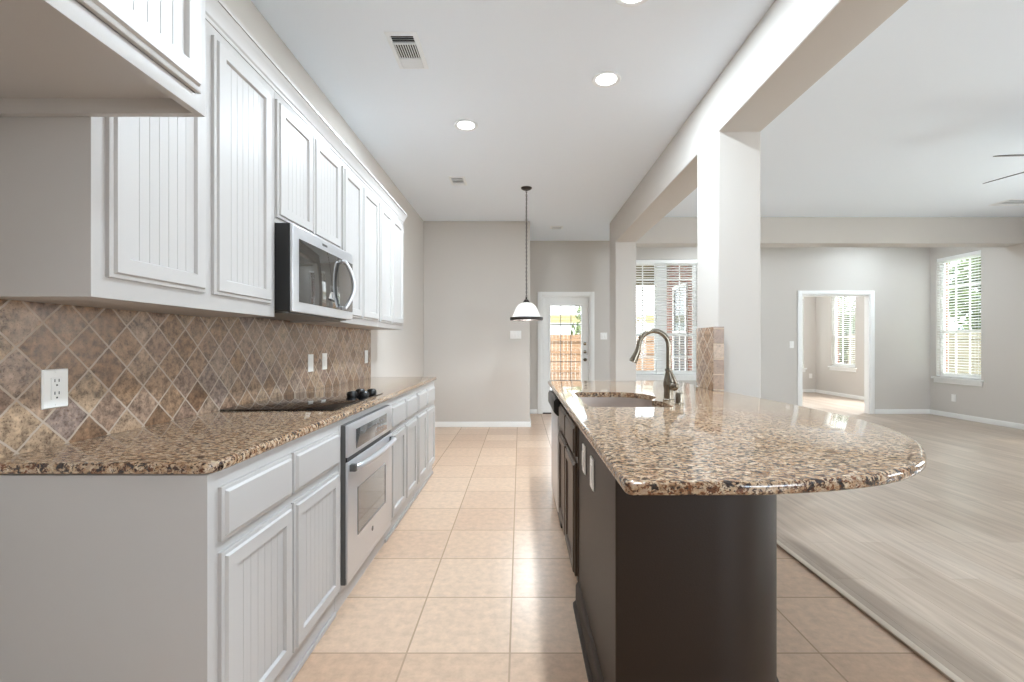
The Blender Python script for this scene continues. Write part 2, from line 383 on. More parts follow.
# ------------------------------------------------------------------ the room
CEIL = 3.05; XW = -1.43; YF = 8.25; XR = 7.23; HEAD = 2.672
struct(MB().box(XW-.2, 1.58, -3.3, 8.6, -.1, 0), 'kitchen_floor', 'floor', 'beige square ceramic tile floor of the kitchen', 'floor')
struct(MB().box(1.58, 8.2, -3.3, 12.2, -.1, 0), 'family_room_floor', 'wood', 'grey-beige wood plank floor of the family room', 'floor')
struct(MB().box(XW-.2, 7.75, -3.5, 12.3, CEIL, CEIL+.15), 'ceiling', 'ceil', 'smooth white ceiling over kitchen and family room', 'ceiling')
struct(MB().box(XW-.2, XW, -3.3, 8.45, 0, CEIL), 'wall_left', 'wall', 'greige wall behind the white cabinets', 'wall')
struct(MB().box(XW, .148, 6.93, YF, 0, CEIL, .012), 'aisle_end_wall', 'wall', 'blank greige wall at the end of the kitchen aisle', 'wall')
struct(wall_cells(MB(), XW-.2, 8.2, 0, CEIL, -3.3, -3.2, [(3.0, 5.4, .65, 2.55)], fY), 'wall_back', 'wall', 'greige wall behind the viewer', 'wall')  # opening added for the fill lamp outside
WIN_R = (7.34, 8.13, .665, 2.71)
struct(wall_cells(MB(), -3.3, YF, 0, CEIL, XR, XR+.11, [WIN_R, (.2, 1.6, .65, 2.35), (3.4, 4.8, .65, 2.35)], fX), 'wall_right', 'wall', 'greige family room wall with the tall blind-covered window', 'wall')
DOOR = (.385, 1.235, 0, 2.075); WIN_F = (1.66, 3.14, .69, 2.72); PASS = (4.96, 6.17, 0, 2.10)
struct(wall_cells(MB(), .148, XR+.11, 0, CEIL, YF, YF+.11, [DOOR, WIN_F, PASS], fY), 'wall_far', 'wall', 'greige far wall holding the patio door, twin window and doorway', 'wall')
WIN_S = (10.54, 11.36, .70, 2.45); WIN_SF = (6.45, 7.25, .62, 2.45)
struct(wall_cells(MB(), YF+.11, 12.0, 0, CEIL, 7.55, 7.66, [WIN_S, (9.0, 9.9, .7, 2.45)], fX), 'study_side_wall', 'wall', 'side wall of the bright room beyond the doorway', 'wall')  # second hole added to let the study fill lamp in
struct(wall_cells(MB(), 4.5, 7.66, 0, CEIL, 11.95, 12.06, [WIN_SF], fY), 'study_end_wall', 'wall', 'end wall of the bright room beyond the doorway', 'wall')
struct(MB().box(4.5, 4.6, YF+.11, 11.95, 0, CEIL), 'study_near_wall', 'wall', 'near side wall of the room beyond the doorway', 'wall')
prof = [(-3.2, CEIL), (-3.2, HEAD), (3.19, HEAD), (3.19, 0), (3.567, 0), (3.567, HEAD), (6.61, HEAD), (6.61, 0), (7.05, 0), (7.05, CEIL)]
struct(MB().prism(prof, 1.349, 1.643, lambda a, b, c: (c, a, b), bev=.012, seg=3), 'partition_wall', 'wall', 'pale greige header and square column between kitchen and family room', 'wall')
struct(MB().box(1.643, XR, 6.71, 7.0, HEAD, CEIL, .012, 3), 'beam', 'wall', 'dropped greige beam across the family room ceiling', 'beam')
struct(MB().box(XW, XW+.012, 1.2, 4.45, .9, 1.40), 'backsplash_wall', 'splash', 'diamond-set brown travertine tile backsplash over the long counter', 'backsplash')
t = thing('tile_ledge_wall', (1.32, 3.36, .914), 'short tile-clad ledge rising from the island counter at the column', 'backsplash', kind='structure')
MB().box(1.296, 1.349, 3.14, 3.445, .9142, 1.34, .003).build('tile_panel', 'splash', t, origin=(0, 0, 0))
MB().box(1.297, 1.367, 3.134, 3.1395, .9142, 1.342).build('tile_edge', 'splash_sq', t, origin=(0, 0, 0))

# baseboards
def base_profile(name, label, pts, h=.08):
    mb = MB()
    for (x0, x1, y0, y1) in pts: mb.box(x0, x1, y0, y1, 0, h, .004)
    return struct(mb, name, 'trimwhite', label, 'baseboard')
base_profile('baseboard_nook', 'white baseboard along the blank end wall of the aisle', [(XW+.016, .148, 6.914, 6.93), (.148, .164, 6.914, YF-.016)])
base_profile('baseboard_left', 'white baseboard on the left wall past the cabinets', [(XW, XW+.016, 4.46, 6.93)])
base_profile('baseboard_far', 'white baseboard under the far wall of the family room', [(.164, .305, YF-.016, YF), (1.315, 4.88, YF-.016, YF), (6.25, XR, YF-.016, YF)])
base_profile('baseboard_right', 'white baseboard along the window wall of the family room', [(XR-.016, XR, -3.2, YF-.016)])
base_profile('baseboard_study', 'white baseboard around the room beyond the doorway', [(4.6, 7.55, 11.934, 11.95), (7.534, 7.55, YF+.11, 11.934)])
struct(MB().box(1.562, 1.598, -3.2, 7.9, 0, .012, .004), 'trim_1', 'strip', 'narrow greige transition strip between tile and wood floors', 'trim')

# ------------------------------------------------------------------ windows
def cyc(f): return lambda u, v, w: Vector(f(u, v, w))
def bx(mb, f, u0, u1, v0, v1, w0, w1, bev=0):
    a = f(u0, v0, w0); b = f(u1, v1, w1)
    return mb.box(*[q for k in range(3) for q in (min(a[k], b[k]), max(a[k], b[k]))], bev)
def window(n, f, hole, label, sashes, rows_v, cols, rail, brick_reveal=True, stool=True, cord=True, blind_lab=''):
    """f(u, v, w): w = 0 on the room face, + outside. sashes = list of (u0, u1); rail = height of the meeting rail"""
    u0, u1, v0, v1 = hole; c = f((u0+u1)/2, v0, 0)
    w = thing('window_%d' % n, c, label, 'window', kind='structure')
    fr = MB()
    for a, b in ((u0, u0+.03), (u1-.03, u1)): bx(fr, f, a, b, v0, v1, .066, .11)
    bx(fr, f, u0, u1, v0, v0+.03, .066, .11); bx(fr, f, u0, u1, v1-.03, v1, .066, .11)
    for (a, b), (a2, b2) in zip(sashes, sashes[1:]): bx(fr, f, b, a2, v0, v1, .05, .115)
    fr.build('window_frame', 'trimwhite', w)
    for si, (a, b) in enumerate(sashes):
        nc = cols[si] if isinstance(cols, tuple) else cols
        a = max(a, u0+.03); b = min(b, u1-.03)
        s = MB()
        for p, q in ((a, a+.035), (b-.035, b)): bx(s, f, p, q, v0+.03, v1-.03, .075, .105)
        for p, q in ((v0+.03, v0+.07), (rail-.025, rail+.025), (v1-.07, v1-.03)): bx(s, f, a, b, p, q, .074, .106)
        for k in range(1, nc): bx(s, f, a+(b-a)*k/nc-.009, a+(b-a)*k/nc+.009, v0+.05, v1-.05, .082, .1)
        for r in rows_v: bx(s, f, a+.02, b-.02, r-.009, r+.009, .083, .099)
        so = s.build('window_sash', 'trimwhite', w)
        bx(MB(), f, a+.03, b-.03, v0+.06, v1-.06, .09, .092).build('pane', 'pane', so)
    if stool:
        s = MB(); bx(s, f, u0-.05, u1+.05, v0-.03, v0, -.05, .066, .004); bx(s, f, u0-.03, u1+.03, v0-.10, v0-.0301, -.018, 0, .004)
        s.build('window_sill', 'trimwhite', w)
    if brick_reveal:
        b = MB(); bx(b, f, u0-.5, u0, v0-.5, v1+.1, .112, .20); bx(b, f, u1, u1+.5, v0-.5, v1+.1, .112, .20); bx(b, f, u0-.001, u1+.001, v0-.5, v0-.0005, .112, .20)
        b.build('brick_reveal', 'brick', w, origin=(0, 0, 0))
    # blind: head rail, open slats, bottom rail, ladder cords
    bl = thing('window_blind', f((u0+u1)/2, v1, .02), blind_lab, 'blind')
    h = MB(); bx(h, f, u0+.006, u1-.006, v1-.065, v1-.004, .004, .06, .003); h.build('head_rail', 'blind', bl)
    s = MB(); z = v1-.095
    while z > v0+.05:
        p = [f(u0+.01, z+.005, .008), f(u1-.01, z+.005, .008), f(u1-.01, z-.005, .056), f(u0+.01, z-.005, .056)]
        s.loops([p, [q+Vector((0, 0, .0025)) for q in p]]); z -= .0445
    s.build('slats', 'blind', bl, smooth=0)
    r = MB(); bx(r, f, u0+.01, u1-.01, v0+.008, v0+.03, .006, .058, .003); r.build('bottom_rail', 'blind', bl)
    k = MB(); m = max(2, int((u1-u0)/.35))
    for i in range(m):
        uu = u0+.1+(u1-u0-.2)*i/(m-1); k.tube([f(uu, v0+.03, .005), f(uu, v1-.06, .005)], .0014, 5); k.tube([f(uu, v0+.03, .059), f(uu, v1-.06, .059)], .0014, 5)
    k.build('ladder_cords', 'blind', bl)
    if cord:
        MB().tube([f(u1-.06, v1-.06, .0005), f(u1-.06, v1-.06-(v1-v0)*.45, .0005)], .003, 6).build('tilt_wand', 'blind', bl)
    return w
window(1, cyc(lambda u, v, w: (u, YF+w, v)), WIN_F, 'twin white window in the far wall between jamb and column', [(1.66, 2.43), (2.575, 3.14)], [1.0, 1.74, 2.38], (3, 2), 1.39, blind_lab='white slatted blind over the twin window behind the faucet')
window(2, cyc(lambda u, v, w: (XR+w, u, v)), WIN_R, 'tall white window in the right-hand wall of the family room', [(7.34, 8.13)], [2.2], 3, 1.44, blind_lab='white slatted blind on the tall family room window')
window(3, cyc(lambda u, v, w: (7.55+w, u, v)), WIN_S, 'window in the side wall of the room beyond the doorway', [(10.54, 11.36)], [1.95], 3, 1.4, blind_lab='white blind on the wider window seen through the doorway')
window(4, cyc(lambda u, v, w: (u, 11.95+w, v)), WIN_SF, 'window in the end wall of the room beyond the doorway', [(6.45, 7.25)], [1.95], 3, 1.4, blind_lab='white blind on the narrow window sliver inside the doorway')

for k, (a, c) in enumerate(((.2, 1.6), (3.4, 4.8))):   # two unseen windows, added around the openings of the family-room fill lamps
    w = thing('window_%d' % (5+k), (XR, (a+c)/2, .65), ('added unseen white window in the family room wall, towards the front', 'added unseen white window in the family room wall, by the fan')[k], 'window', kind='structure')
    f = MB()
    for p, q in ((a, a+.04), ((a+c)/2-.03, (a+c)/2+.03), (c-.04, c)): f.box(XR+.06, XR+.11, p, q, .65, 2.35)
    for p, q in ((.65, .69), (1.57, 1.62), (2.31, 2.35)): f.box(XR+.065, XR+.105, a, c, p, q)
    f.build('window_frame', 'trimwhite', w)
    MB().box(XR+.08, XR+.083, a+.02, c-.02, .67, 2.33).build('pane', 'pane', w)
    MB().box(XR-.05, XR+.06, a-.05, c+.05, .62, .65, .004).build('window_sill', 'trimwhite', w)
# ------------------------------------------------------------------ doors
d = thing('door_1', (.81, YF, 0), 'white glazed patio door with dark grille at the end of the kitchen', 'door', kind='structure')
def casing(parent, x0, x1, top, y, wdt=.075, th=.02):
    mb = MB(); mb.box(x0-wdt, x0, y-th, y, 0, top+wdt, .004); mb.box(x1, x1+wdt, y-th, y, 0, top+wdt, .004); mb.box(x0, x1, y-th, y, top, top+wdt, .004)
    mb.build('door_casing', 'trimwhite', parent)
casing(d, .385, 1.235, 2.075, YF)
j = MB(); j.box(.385, .41, YF, YF+.11, 0, 2.075); j.box(1.21, 1.235, YF, YF+.11, 0, 2.075); j.box(.41, 1.21, YF, YF+.11, 2.05, 2.075); j.build('door_jamb', 'trimwhite', d)
leaf = MB(); LY0, LY1 = YF+.03, YF+.075
gx0, gx1, gz0, gz1 = .54, 1.083, .30, 1.906
leaf.box(.414, gx0, LY0, LY1, .02, 2.046); leaf.box(gx1, 1.206, LY0, LY1, .02, 2.046); leaf.box(gx0, gx1, LY0, LY1, .02, gz0); leaf.box(gx0, gx1, LY0, LY1, gz1, 2.046)
leaf = leaf.build('door_leaf', 'trimwhite', d)
MB().rings(gx0-.03, gx1+.03, gz0-.03, gz1+.03, [(0, 0), (.004, .014), (.024, .014), (.03, 0)], lambda u, v, w: (u, LY0-w, v), cap=False).build('glazing_frame', 'trimwhite', leaf)
mu = MB()
for k in (1, 2): mu.box(gx0+(gx1-gx0)*k/3-.006, gx0+(gx1-gx0)*k/3+.006, LY0+.012, LY0+.02, gz0, gz1)
for k in range(1, 5): z = gz1-k*.33; mu.box(gx0, gx1, LY0+.012, LY0+.02, z-.006, z+.006)
mu.build('grille', 'lead', leaf)
MB().box(gx0, gx1, LY0+.021, LY0+.024, gz0, gz1).build('pane', 'pane', leaf)
sb = MB(); z = gz1-.01
while z > gz0: sb.box(gx0+.004, gx1-.004, LY0+.027, LY0+.043, z-.0012, z+.0012); z -= .026
sb.build('enclosed_blind', 'blind', leaf, smooth=0)
for z, nm in ((1.235, 'deadbolt'), (1.09, 'deadbolt'), (.955, 'door_knob')):
    MB().lathe([(.012, 0), (.03, -.002), (.03, -.012), (.014, -.016), (.014, -.034), (.027, -.04), (.03, -.052), (.02, -.062), (0.001, -.064)] if nm == 'door_knob' else [(.012, 0), (.028, -.002), (.028, -.014), (.02, -.02), (.001, -.021)], (1.148, LY0, z), 20, 'y').build(nm, 'nickel', leaf)
MB().box(.40, 1.22, YF-.01, YF+.12, 0.001, .018, .004).build('threshold', 'bronze', d)
d2 = thing('door_2', (5.565, YF, 0), 'wide white-cased doorway leading to the bright room beyond', 'doorway', kind='structure')
casing(d2, 4.96, 6.17, 2.10, YF, .07)
j = MB(); j.box(4.96, 4.98, YF, YF+.11, 0, 2.10); j.box(6.15, 6.17, YF, YF+.11, 0, 2.10); j.box(4.98, 6.15, YF, YF+.11, 2.08, 2.10); j.build('door_jamb', 'trimwhite', d2)

# ------------------------------------------------------------------ cabinets
def door_front(parent, u0, u1, v0, v1, f, mat='white', bead=True, name='door', th=.021):
    o = MB().rings(u0, u1, v0, v1, [(0, 0), (0, th*.52), (.004, th*.62), (.011, th*.62), (.015, th), (.055, th), (.061, th*.5), (.061, 0)], f, cap=False).build(name, mat, parent)
    a, b = u0+.0605, u1-.0605; n = max(3, round((b-a)/.038)); P = [(a, 0)]
    w = th*.55; g = .0013
    if bead:
        for k in range(n):
            x0, x1 = a+(b-a)*k/n, a+(b-a)*(k+1)/n
            P += [(x0+(g if k else 0), w), (x1-(g if k < n-1 else 0), w)]
            if k < n-1: P += [(x1, w-.0019)]
    else: P += [(a, w), (b, w)]
    P += [(b, 0)]
    MB().prism(P, v0+.0605, v1-.0605, lambda x, y, c: f(x, c, y)).build('door_panel', mat, o, smooth=20)
    return o
def drawer_front(parent, u0, u1, v0, v1, f, mat='white', th=.021):
    return MB().rings(u0, u1, v0, v1, [(0, 0), (0, th*.52), (.004, th*.62), (.011, th*.62), (.017, th)], f).build('drawer', mat, parent)
XB = -.817   # base cabinet face
fL = cyc(lambda u, v, w: (XB+w, u, v))
def base_cabinet(y0, y1, fronts, label, end=None):
    t = thing('base_cabinet', ((XW+XB)/2, (y0+y1)/2, 0), label, 'cabinet', 'white base cabinets under the long counter')
    MB().box(XW+.002, XB, y0+.001, y1-.001, .10, .880, .0015).build('cabinet_body', 'white', t)
    MB().box(XW+.002, XB-.018, y0+.001, y1-.001, .0, .0995).build('toe_kick', 'white', t)
    MB().box(XB-.0179, XB-.008, y0+.001, y1-.001, 0, .022, .004).build('shoe_molding', 'white', t)
    for a, b in fronts:
        door_front(t, a, b, .122, .658, fL); drawer_front(t, a, b, .689, .836, fL)
    return t
base_cabinet(1.222, 2.105, [(1.264, 1.652), (1.668, 2.08)], 'white two-door two-drawer base cabinet at the near end, before the oven')
base_cabinet(2.88, 3.665, [(2.925, 3.275), (3.30, 3.64)], 'white two-door base cabinet just past the wall oven')
base_cabinet(3.665, 4.45, [(3.69, 4.02), (4.05, 4.40)], 'white two-door base cabinet at the far end of the counter')
# filler carcass around the oven is the oven's own housing
t = thing('oven_cabinet', (-1.1, 2.49, 0), 'white cabinet surround holding the built-in oven', 'cabinet')
b = MB(); b.box(XW+.002, XB, 2.106, 2.132, .1, .88); b.box(XW+.002, XB, 2.862, 2.879, .1, .88); b.box(XW+.002, XB, 2.1325, 2.8615, .853, .88); b.box(XW+.002, XB, 2.1325, 2.8615, .1, .118); b.build('cabinet_body', 'white', t)
MB().box(XW+.002, XB-.018, 2.106, 2.879, 0, .0995).build('toe_kick', 'white', t)

XU = -1.11
fU = cyc(lambda u, v, w: (XU+w, u, v))
def wall_cabinet(y0, y1, z0, doors, label, z1=2.37, zd=None):
    t = thing('wall_cabinet', ((XW+XU)/2, (y0+y1)/2, z0), label, 'cabinet', 'white wall cabinets with beadboard doors')
    b = MB(); b.box(XW+.013 if z0 < 1.41 else XW+.002, XU, y0+.0008, y1-.0008, z0+.0, z1, .0015)
    b.build('cabinet_body', 'white', t)
    for a, c in doors: door_front(t, a, c, zd or z0+.042, 2.335, fU)
    return t
wall_cabinet(1.21, 2.118, 1.346, [(1.2525, 1.637), (1.682, 2.066)], 'tall white wall cabinet between fridge cabinet and microwave', zd=1.403)
wall_cabinet(2.118, 2.885, 1.776, [(2.12, 2.478), (2.492, 2.855)], 'short white wall cabinet directly above the microwave', zd=1.800)
wall_cabinet(2.885, 3.665, 1.360, [(2.91, 3.245), (3.265, 3.635)], 'tall white wall cabinet just past the microwave')
wall_cabinet(3.665, 4.45, 1.360, [(3.685, 4.01), (4.03, 4.395)], 'tall white wall cabinet at the far end of the row')
# deep cabinet over the fridge space
t = thing('fridge_cabinet', (-1.1, .75, 1.81), 'deep white cabinet over the empty refrigerator space', 'cabinet')
XFc = -.813
b = MB(); b.box(XW+.002, XFc-.0202, .262, 1.19, 1.848, 2.37); b.box(XW+.002, XFc-.0202, 1.1902, 1.2094, 1.81, 2.37, .001); b.box(XW+.002, XFc-.0202, .242, .2618, 1.81, 2.37, .001); b.box(XW+.002, XW+.02, .262, 1.19, 1.81, 1.8478)
b.build('cabinet_body', 'white', t)
MB().rings(.242, 1.2094, 1.81, 2.37, [(0, 0), (0, .02), (.001, .0205), (.04, .0205), (.04, 0)], cyc(lambda u, v, w: (XFc-.02+w, u, v)), cap=False).build('face_frame', 'white', t)
fF = cyc(lambda u, v, w: (XFc+.001+w, u, v))
door_front(t, .275, .715, 1.852, 2.335, fF); door_front(t, .725, 1.176, 1.852, 2.335, fF)
# crown moulding swept along the cabinet tops
CR = [(0, 2.371), (.006, 2.371), (.006, 2.386), (.014, 2.392), (.018, 2.405), (.034, 2.432), (.046, 2.442), (.048, 2.447), (.055, 2.447), (.055, 2.462), (0, 2.462)]
path = [(XFc, .24), (XFc, 1.2099), (XU, 1.2099), (XU, 4.45), (XW+.002, 4.45)]
def crown(path):
    mb = MB(); rings = []
    n = len(path)
    for i, p in enumerate(path):
        p = Vector(p); e1 = (p-Vector(path[i-1])).normalized() if i else (Vector(path[1])-p).normalized()
        e2 = (Vector(path[i+1])-p).normalized() if i < n-1 else e1
        n1 = Vector((e1.y, -e1.x)); n2 = Vector((e2.y, -e2.x)); m = (n1+n2).normalized(); m = m/max(.3, m.dot(n1))
        rings.append([(p.x+m.x*(o*.66-.001), p.y+m.y*(o*.66-.001), z) for o, z in CR])
    mb.loops(rings); return mb
struct(crown(path), 'trim_2', 'white', 'white crown moulding along the tops of the wall cabinets', 'trim', 25)
# ------------------------------------------------------------------ long counter
outer = round_poly([(XW+.012, 1.215), (-.795, 1.215), (-.795, 4.48), (XW+.012, 4.48)], [0, .045, .02, 0], 8)
tag(slab(outer, .882, .914, r=.012).build('countertop', 'granite'), 'long brown granite countertop on the white base cabinets', 'countertop')

# cooktop
t = thing('cooktop', (-1.12, 2.55, .914), 'black glass electric cooktop set in the long granite counter', 'cooktop')
MB().box(-1.392, -.858, 2.168, 2.935, .9145, .921, .002).build('glass_top', 'blackglass', t)
for (x, y) in ((-.965, 2.69), (-.965, 2.83), (-.897, 2.69), (-.897, 2.83)):
    MB().lathe([(.027, 0), (.029, .005), (.029, .018), (.026, .027), (.018, .033), (.001, .035)], (x, y, .9212), 20).build('knob', 'black', t)

# oven
t = thing('oven', (-1.1, 2.49, .12), 'stainless steel built-in oven under the cooktop', 'oven')
XO = -.785; fO = cyc(lambda u, v, w: (XO+w, u, v))
MB().box(-1.35, XO-.03, 2.136, 2.858, .122, .848).build('oven_body', 'darksteel', t)
MB().box(XO-.0299, XO-.012, 2.135, 2.866, .122, .852).build('side_trim', 'darksteel', t)
cp = MB().box(XO-.0119, XO, 2.135, 2.866, .704, .852, .003).build('control_panel', 'steel', t)
dp = MB().box(XO+.0002, XO+.003, 2.24, 2.75, .725, .818, .001).build('display', 'ovenglass', cp)
M['button'] = plain('button_grey', lin(150, 152, 155), .4)
for r in range(3):
    for k in range(4): MB().box(XO+.0031, XO+.0042, 2.54+k*.045, 2.556+k*.045, .745+r*.022, .750+r*.022).build('button', 'button', t, smooth=0)
MB().box(XO-.0119, XO-.006, 2.14, 2.86, .682, .7035).build('vent_gap', 'black', t)
dr = MB().box(XO-.0119, XO, 2.135, 2.866, .150, .681, .004).build('door', 'steel', t)
MB().rings(2.262, 2.728, .302, .533, [(0, 0), (0, .003), (.008, .003), (.010, .001)], cyc(lambda u, v, w: (XO+.0002+w, u, v))).build('door_window', 'ovenglass', dr)
hb = [(XO+.012, 2.17, .652), (XO+.032, 2.19, .652)] + [(XO+.036+.012*math.sin(PI*k/12), 2.2+.58*k/12, .652) for k in range(13)] + [(XO+.032, 2.80, .652), (XO+.012, 2.83, .652)]
h = MB().tube(hb, .0155, 12).build('handle', 'steel', dr)
for q in (2.152, 2.812): MB().box(XO+.0003, XO+.03, q, q+.033, .636, .668, .004).build('handle_mount', 'darksteel', h)
MB().lathe([(.013, 0), (.013, .002), (.001, .0025)], (XO+.0002, 2.49, .245), 20, 'x').build('badge', 'darksteel', dr)
MB().box(XO-.0119, XO-.004, 2.14, 2.86, .122, .1495, .002).build('bottom_trim', 'steel', t)

# microwave
XM = -1.030
t = thing('microwave', (-1.22, 2.50, 1.37), 'stainless over-the-range microwave with curved handle', 'microwave')
MB().box(XW+.013, XM-.0145, 2.122, 2.881, 1.378, 1.774, .002).build('housing', 'black', t)
MB().box(XW+.03, XM-.03, 2.15, 2.85, 1.366, 1.3778).build('bottom_grille', 'darksteel', t)
dr = MB().box(XM-.0143, XM, 2.122, 2.881, 1.372, 1.772, .004, 3).build('door', 'steel', t)
MB().box(XM+.0002, XM+.003, 2.180, 2.872, 1.420, 1.715, .001).build('door_glass', 'mwglass', dr)
MB().box(XM+.0031, XM+.0036, 2.645, 2.649, 1.421, 1.714).build('control_seam', 'black', dr)
pts = [(XM+.004, 2.705, 1.432)] + [(XM+.006+.05*math.sin(PI*(.1+.8*k/14)), 2.705+.045*math.sin(PI*k/14), 1.432+.268*k/14) for k in range(15)] + [(XM+.004, 2.705, 1.700)]
MB().tube(pts, .0115, 12).build('handle', 'steel', dr)
MB().box(XM+.0002, XM+.0012, 2.44, 2.50, 1.738, 1.749).build('badge', 'darksteel', dr)
# ------------------------------------------------------------------ outlets and switches
class MB2:
    """one dark slot box straight onto its receptacle"""
    def __init__(s, o): s.o = o
    def box(s, *a): MB().box(*a).build('slot', 'slot', s.o, smooth=0)
def plate(name, f, c, w, h, label, cat, kind='duplex', gang=1, group='white wall plates', detail=False):
    """f(u, v, w) plate centred on c=(u, v), w out of the wall"""
    t = thing(name, f(c[0], c[1], 0), label, cat, group)
    MB().rings(c[0]-w/2, c[0]+w/2, c[1]-h/2, c[1]+h/2, [(0, .0005), (0, .003), (.003, .0062)], f).build('cover_plate', 'plate', t)
    for g in range(gang):
        u = c[0]+(g-(gang-1)/2)*.046
        if kind == 'duplex':
            o = MB().rings(u-.017, u+.017, c[1]-.034, c[1]+.034, [(0, .0062), (.001, .0085)], f).build('receptacle', 'plate', t)
            for z in (-.019, .019):
                if not detail: continue
                for x in (-.0065, .0065): bx(MB2(o), f, u+x-.0014, u+x+.0014, c[1]+z+.001, c[1]+z+.010, .0086, .0092)
                bx(MB2(o), f, u-.0025, u+.0025, c[1]+z-.011, c[1]+z-.006, .0086, .0092)
        else:
            MB().rings(u-.016, u+.016, c[1]-.033, c[1]+.033, [(0, .0062), (.001, .009), (.004, .0105)], f).build('rocker', 'plate', t)
        for z in (-.05, .05) if detail else ():
            q = MB(); bx(q, f, u-.0025, u+.0025, c[1]+z-.0025, c[1]+z+.0025, .0062, .0072); q.build('screw', 'plate', t)
    return t
fS = cyc(lambda u, v, w: (XW+.012+w, u, v))
plate('wall_outlet', fS, (1.4245, 1.088), .080, .118, 'white duplex outlet on the brown backsplash beside the wall cabinet end, biggest of the plates', 'outlet', detail=True)
plate('wall_outlet', fS, (3.165, 1.097), .075, .118, 'white outlet on the backsplash behind the cooktop, next to the rocker switch', 'outlet')
plate('wall_switch', fS, (3.39, 1.10), .075, .118, 'white rocker switch on the backsplash behind the cooktop knobs', 'switch', 'rocker')
plate('wall_outlet', fS, (4.31, 1.11), .075, .118, 'white outlet at the far end of the backsplash', 'outlet')
fN = cyc(lambda u, v, w: (u, 6.93-w, v))
plate('wall_switch', fN, (-.064, 1.365), .165, .12, 'wide three-rocker switch plate on the blank wall beneath the pendant', 'switch', 'rocker', 3)
fFar = cyc(lambda u, v, w: (u, YF-w, v))
plate('wall_switch', fFar, (1.476, 1.37), .12, .12, 'two-rocker switch plate beside the patio door', 'switch', 'rocker', 2)
plate('wall_switch', fFar, (4.79, 1.22), .075, .12, 'single switch plate on the far wall by the wide doorway', 'switch', 'rocker')
fR = cyc(lambda u, v, w: (XR-w, u, v))
plate('wall_outlet', fR, (7.80, .33), .08, .12, 'white outlet low under the tall family room window', 'outlet')
plate('wall_outlet', cyc(lambda u, v, w: (u, 11.95-w, v)), (7.42, .42), .08, .12, 'white outlet low in the room beyond the doorway', 'outlet')
# ------------------------------------------------------------------ island
t = thing('kitchen_island', (.57, 2.6, 0), 'dark brown kitchen island base with rounded near corner', 'island')
poly = round_poly([(.275, 1.345), (.86, 1.345), (.86, 2.185), (.275, 2.185)], [.006, .30, 0, 0], 20)
MB().prism(poly, 0, .881, lambda a, b, c: (a, b, c)).build('end_wall', 'island', t)
MB().box(.822, .86, 2.1852, 3.95, 0, .881).build('back_wall', 'island', t)
MB().box(.275, .8215, 3.70, 3.95, .0, .881, .002).build('end_panel', 'islandwood', t)
inner = [(.275, 2.183)] + [(.275, 1.345)] + [p for p in round_poly([(.275, 1.345), (.86, 1.345), (.86, 3.95), (.275, 3.95)], [0, .30, 0, 0], 20)[1:-1]]
mb = MB(); rings = []
n = len(inner)
for i, p in enumerate(inner):
    p = Vector(p); e1 = (p-Vector(inner[i-1])).normalized() if i else (Vector(inner[1])-p).normalized(); e2 = (Vector(inner[i+1])-p).normalized() if i < n-1 else e1
    n1 = Vector((e1.y, -e1.x)); n2 = Vector((e2.y, -e2.x)); m = (n1+n2).normalized(); m = m/max(.4, m.dot(n1))
    rings.append([(p.x+m.x*o, p.y+m.y*o, z) for o, z in ((.0003, .0005), (.028, .0005), (.028, .018), (.016, .03), (.015, .10), (.009, .112), (.0003, .118))])
mb.loops(rings); mb.build('baseboard', 'island', t, smooth=30)
# sink cabinet on the aisle side
fI = cyc(lambda u, v, w: (.272-w, u, v))
t = thing('sink_cabinet', (.55, 2.62, 0), 'dark brown two-door sink cabinet in the aisle side of the island', 'cabinet')
b = MB(); b.box(.272, .29, 2.19, 3.07, .10, .881); b.box(.2902, .82, 2.19, 2.205, .1, .881); b.box(.2902, .82, 3.055, 3.07, .1, .881); b.box(.2902, .82, 2.2052, 3.0548, .1, .118); b.build('cabinet_body', 'islandwood', t)
MB().box(.30, .82, 2.19, 3.07, 0, .0995).build('toe_kick', 'islandwood', t)
for a, c in ((2.215, 2.62), (2.64, 3.045)):
    door_front(t, a, c, .125, .66, fI, 'islandwood', bead=False); drawer_front(t, a, c, .69, .835, fI, 'islandwood')
# dishwasher
t = thing('dishwasher', (.54, 3.38, 0), 'stainless dishwasher with black handle at the far end of the island', 'dishwasher')
MB().box(.30, .81, 3.085, 3.685, .005, .872).build('tub', 'black', t)
MB().box(.247, .2998, 3.083, 3.687, .115, .745, .006, 3).build('door', 'steel', t)
c = MB().prism([(.2998, .75), (.247, .75), (.222, .775), (.222, .845), (.235, .862), (.2998, .866)], 3.083, 3.687, lambda a, b, c: (a, c, b), bev=.003).build('control_panel', 'black', t)
MB().box(.27, .2998, 3.09, 3.68, .01, .112).build('toe_panel', 'black', t)
# island top
arc = spline([(.55, 1.046), (.735, 1.077), (.912, 1.137), (1.06, 1.232), (1.16, 1.335), (1.262, 1.475), (1.345, 1.65), (1.40, 1.86), (1.418, 2.08), (1.412, 2.38), (1.392, 2.72), (1.365, 3.0), (1.348, 3.135)], 6)
outer = round_poly([(.236, 3.985), (.236, 1.045), (.5, 1.045)], [0, .02, 0], 5)[:]
outer = [(.236, 3.985)] + round_poly([(.236, 3.985), (.236, 1.045), (.5, 1.045)], [0, .02, 0], 6)[1:-1] + [(.42, 1.045)] + arc + [(1.346, 3.19), (1.346, 3.57), (1.346, 3.985)]
hole = round_poly([(.343, 2.30), (.762, 2.30), (.768, 2.52), (.725, 2.58), (.795, 2.72), (.795, 3.02), (.343, 3.02)], [.05, .03, .03, .012, .08, .20, .06], 8)
tag(slab(outer, .882, .914, hole, r=.012).build('island_countertop', 'granite'), 'granite island countertop with rounded bar end and sink cut-out', 'countertop')
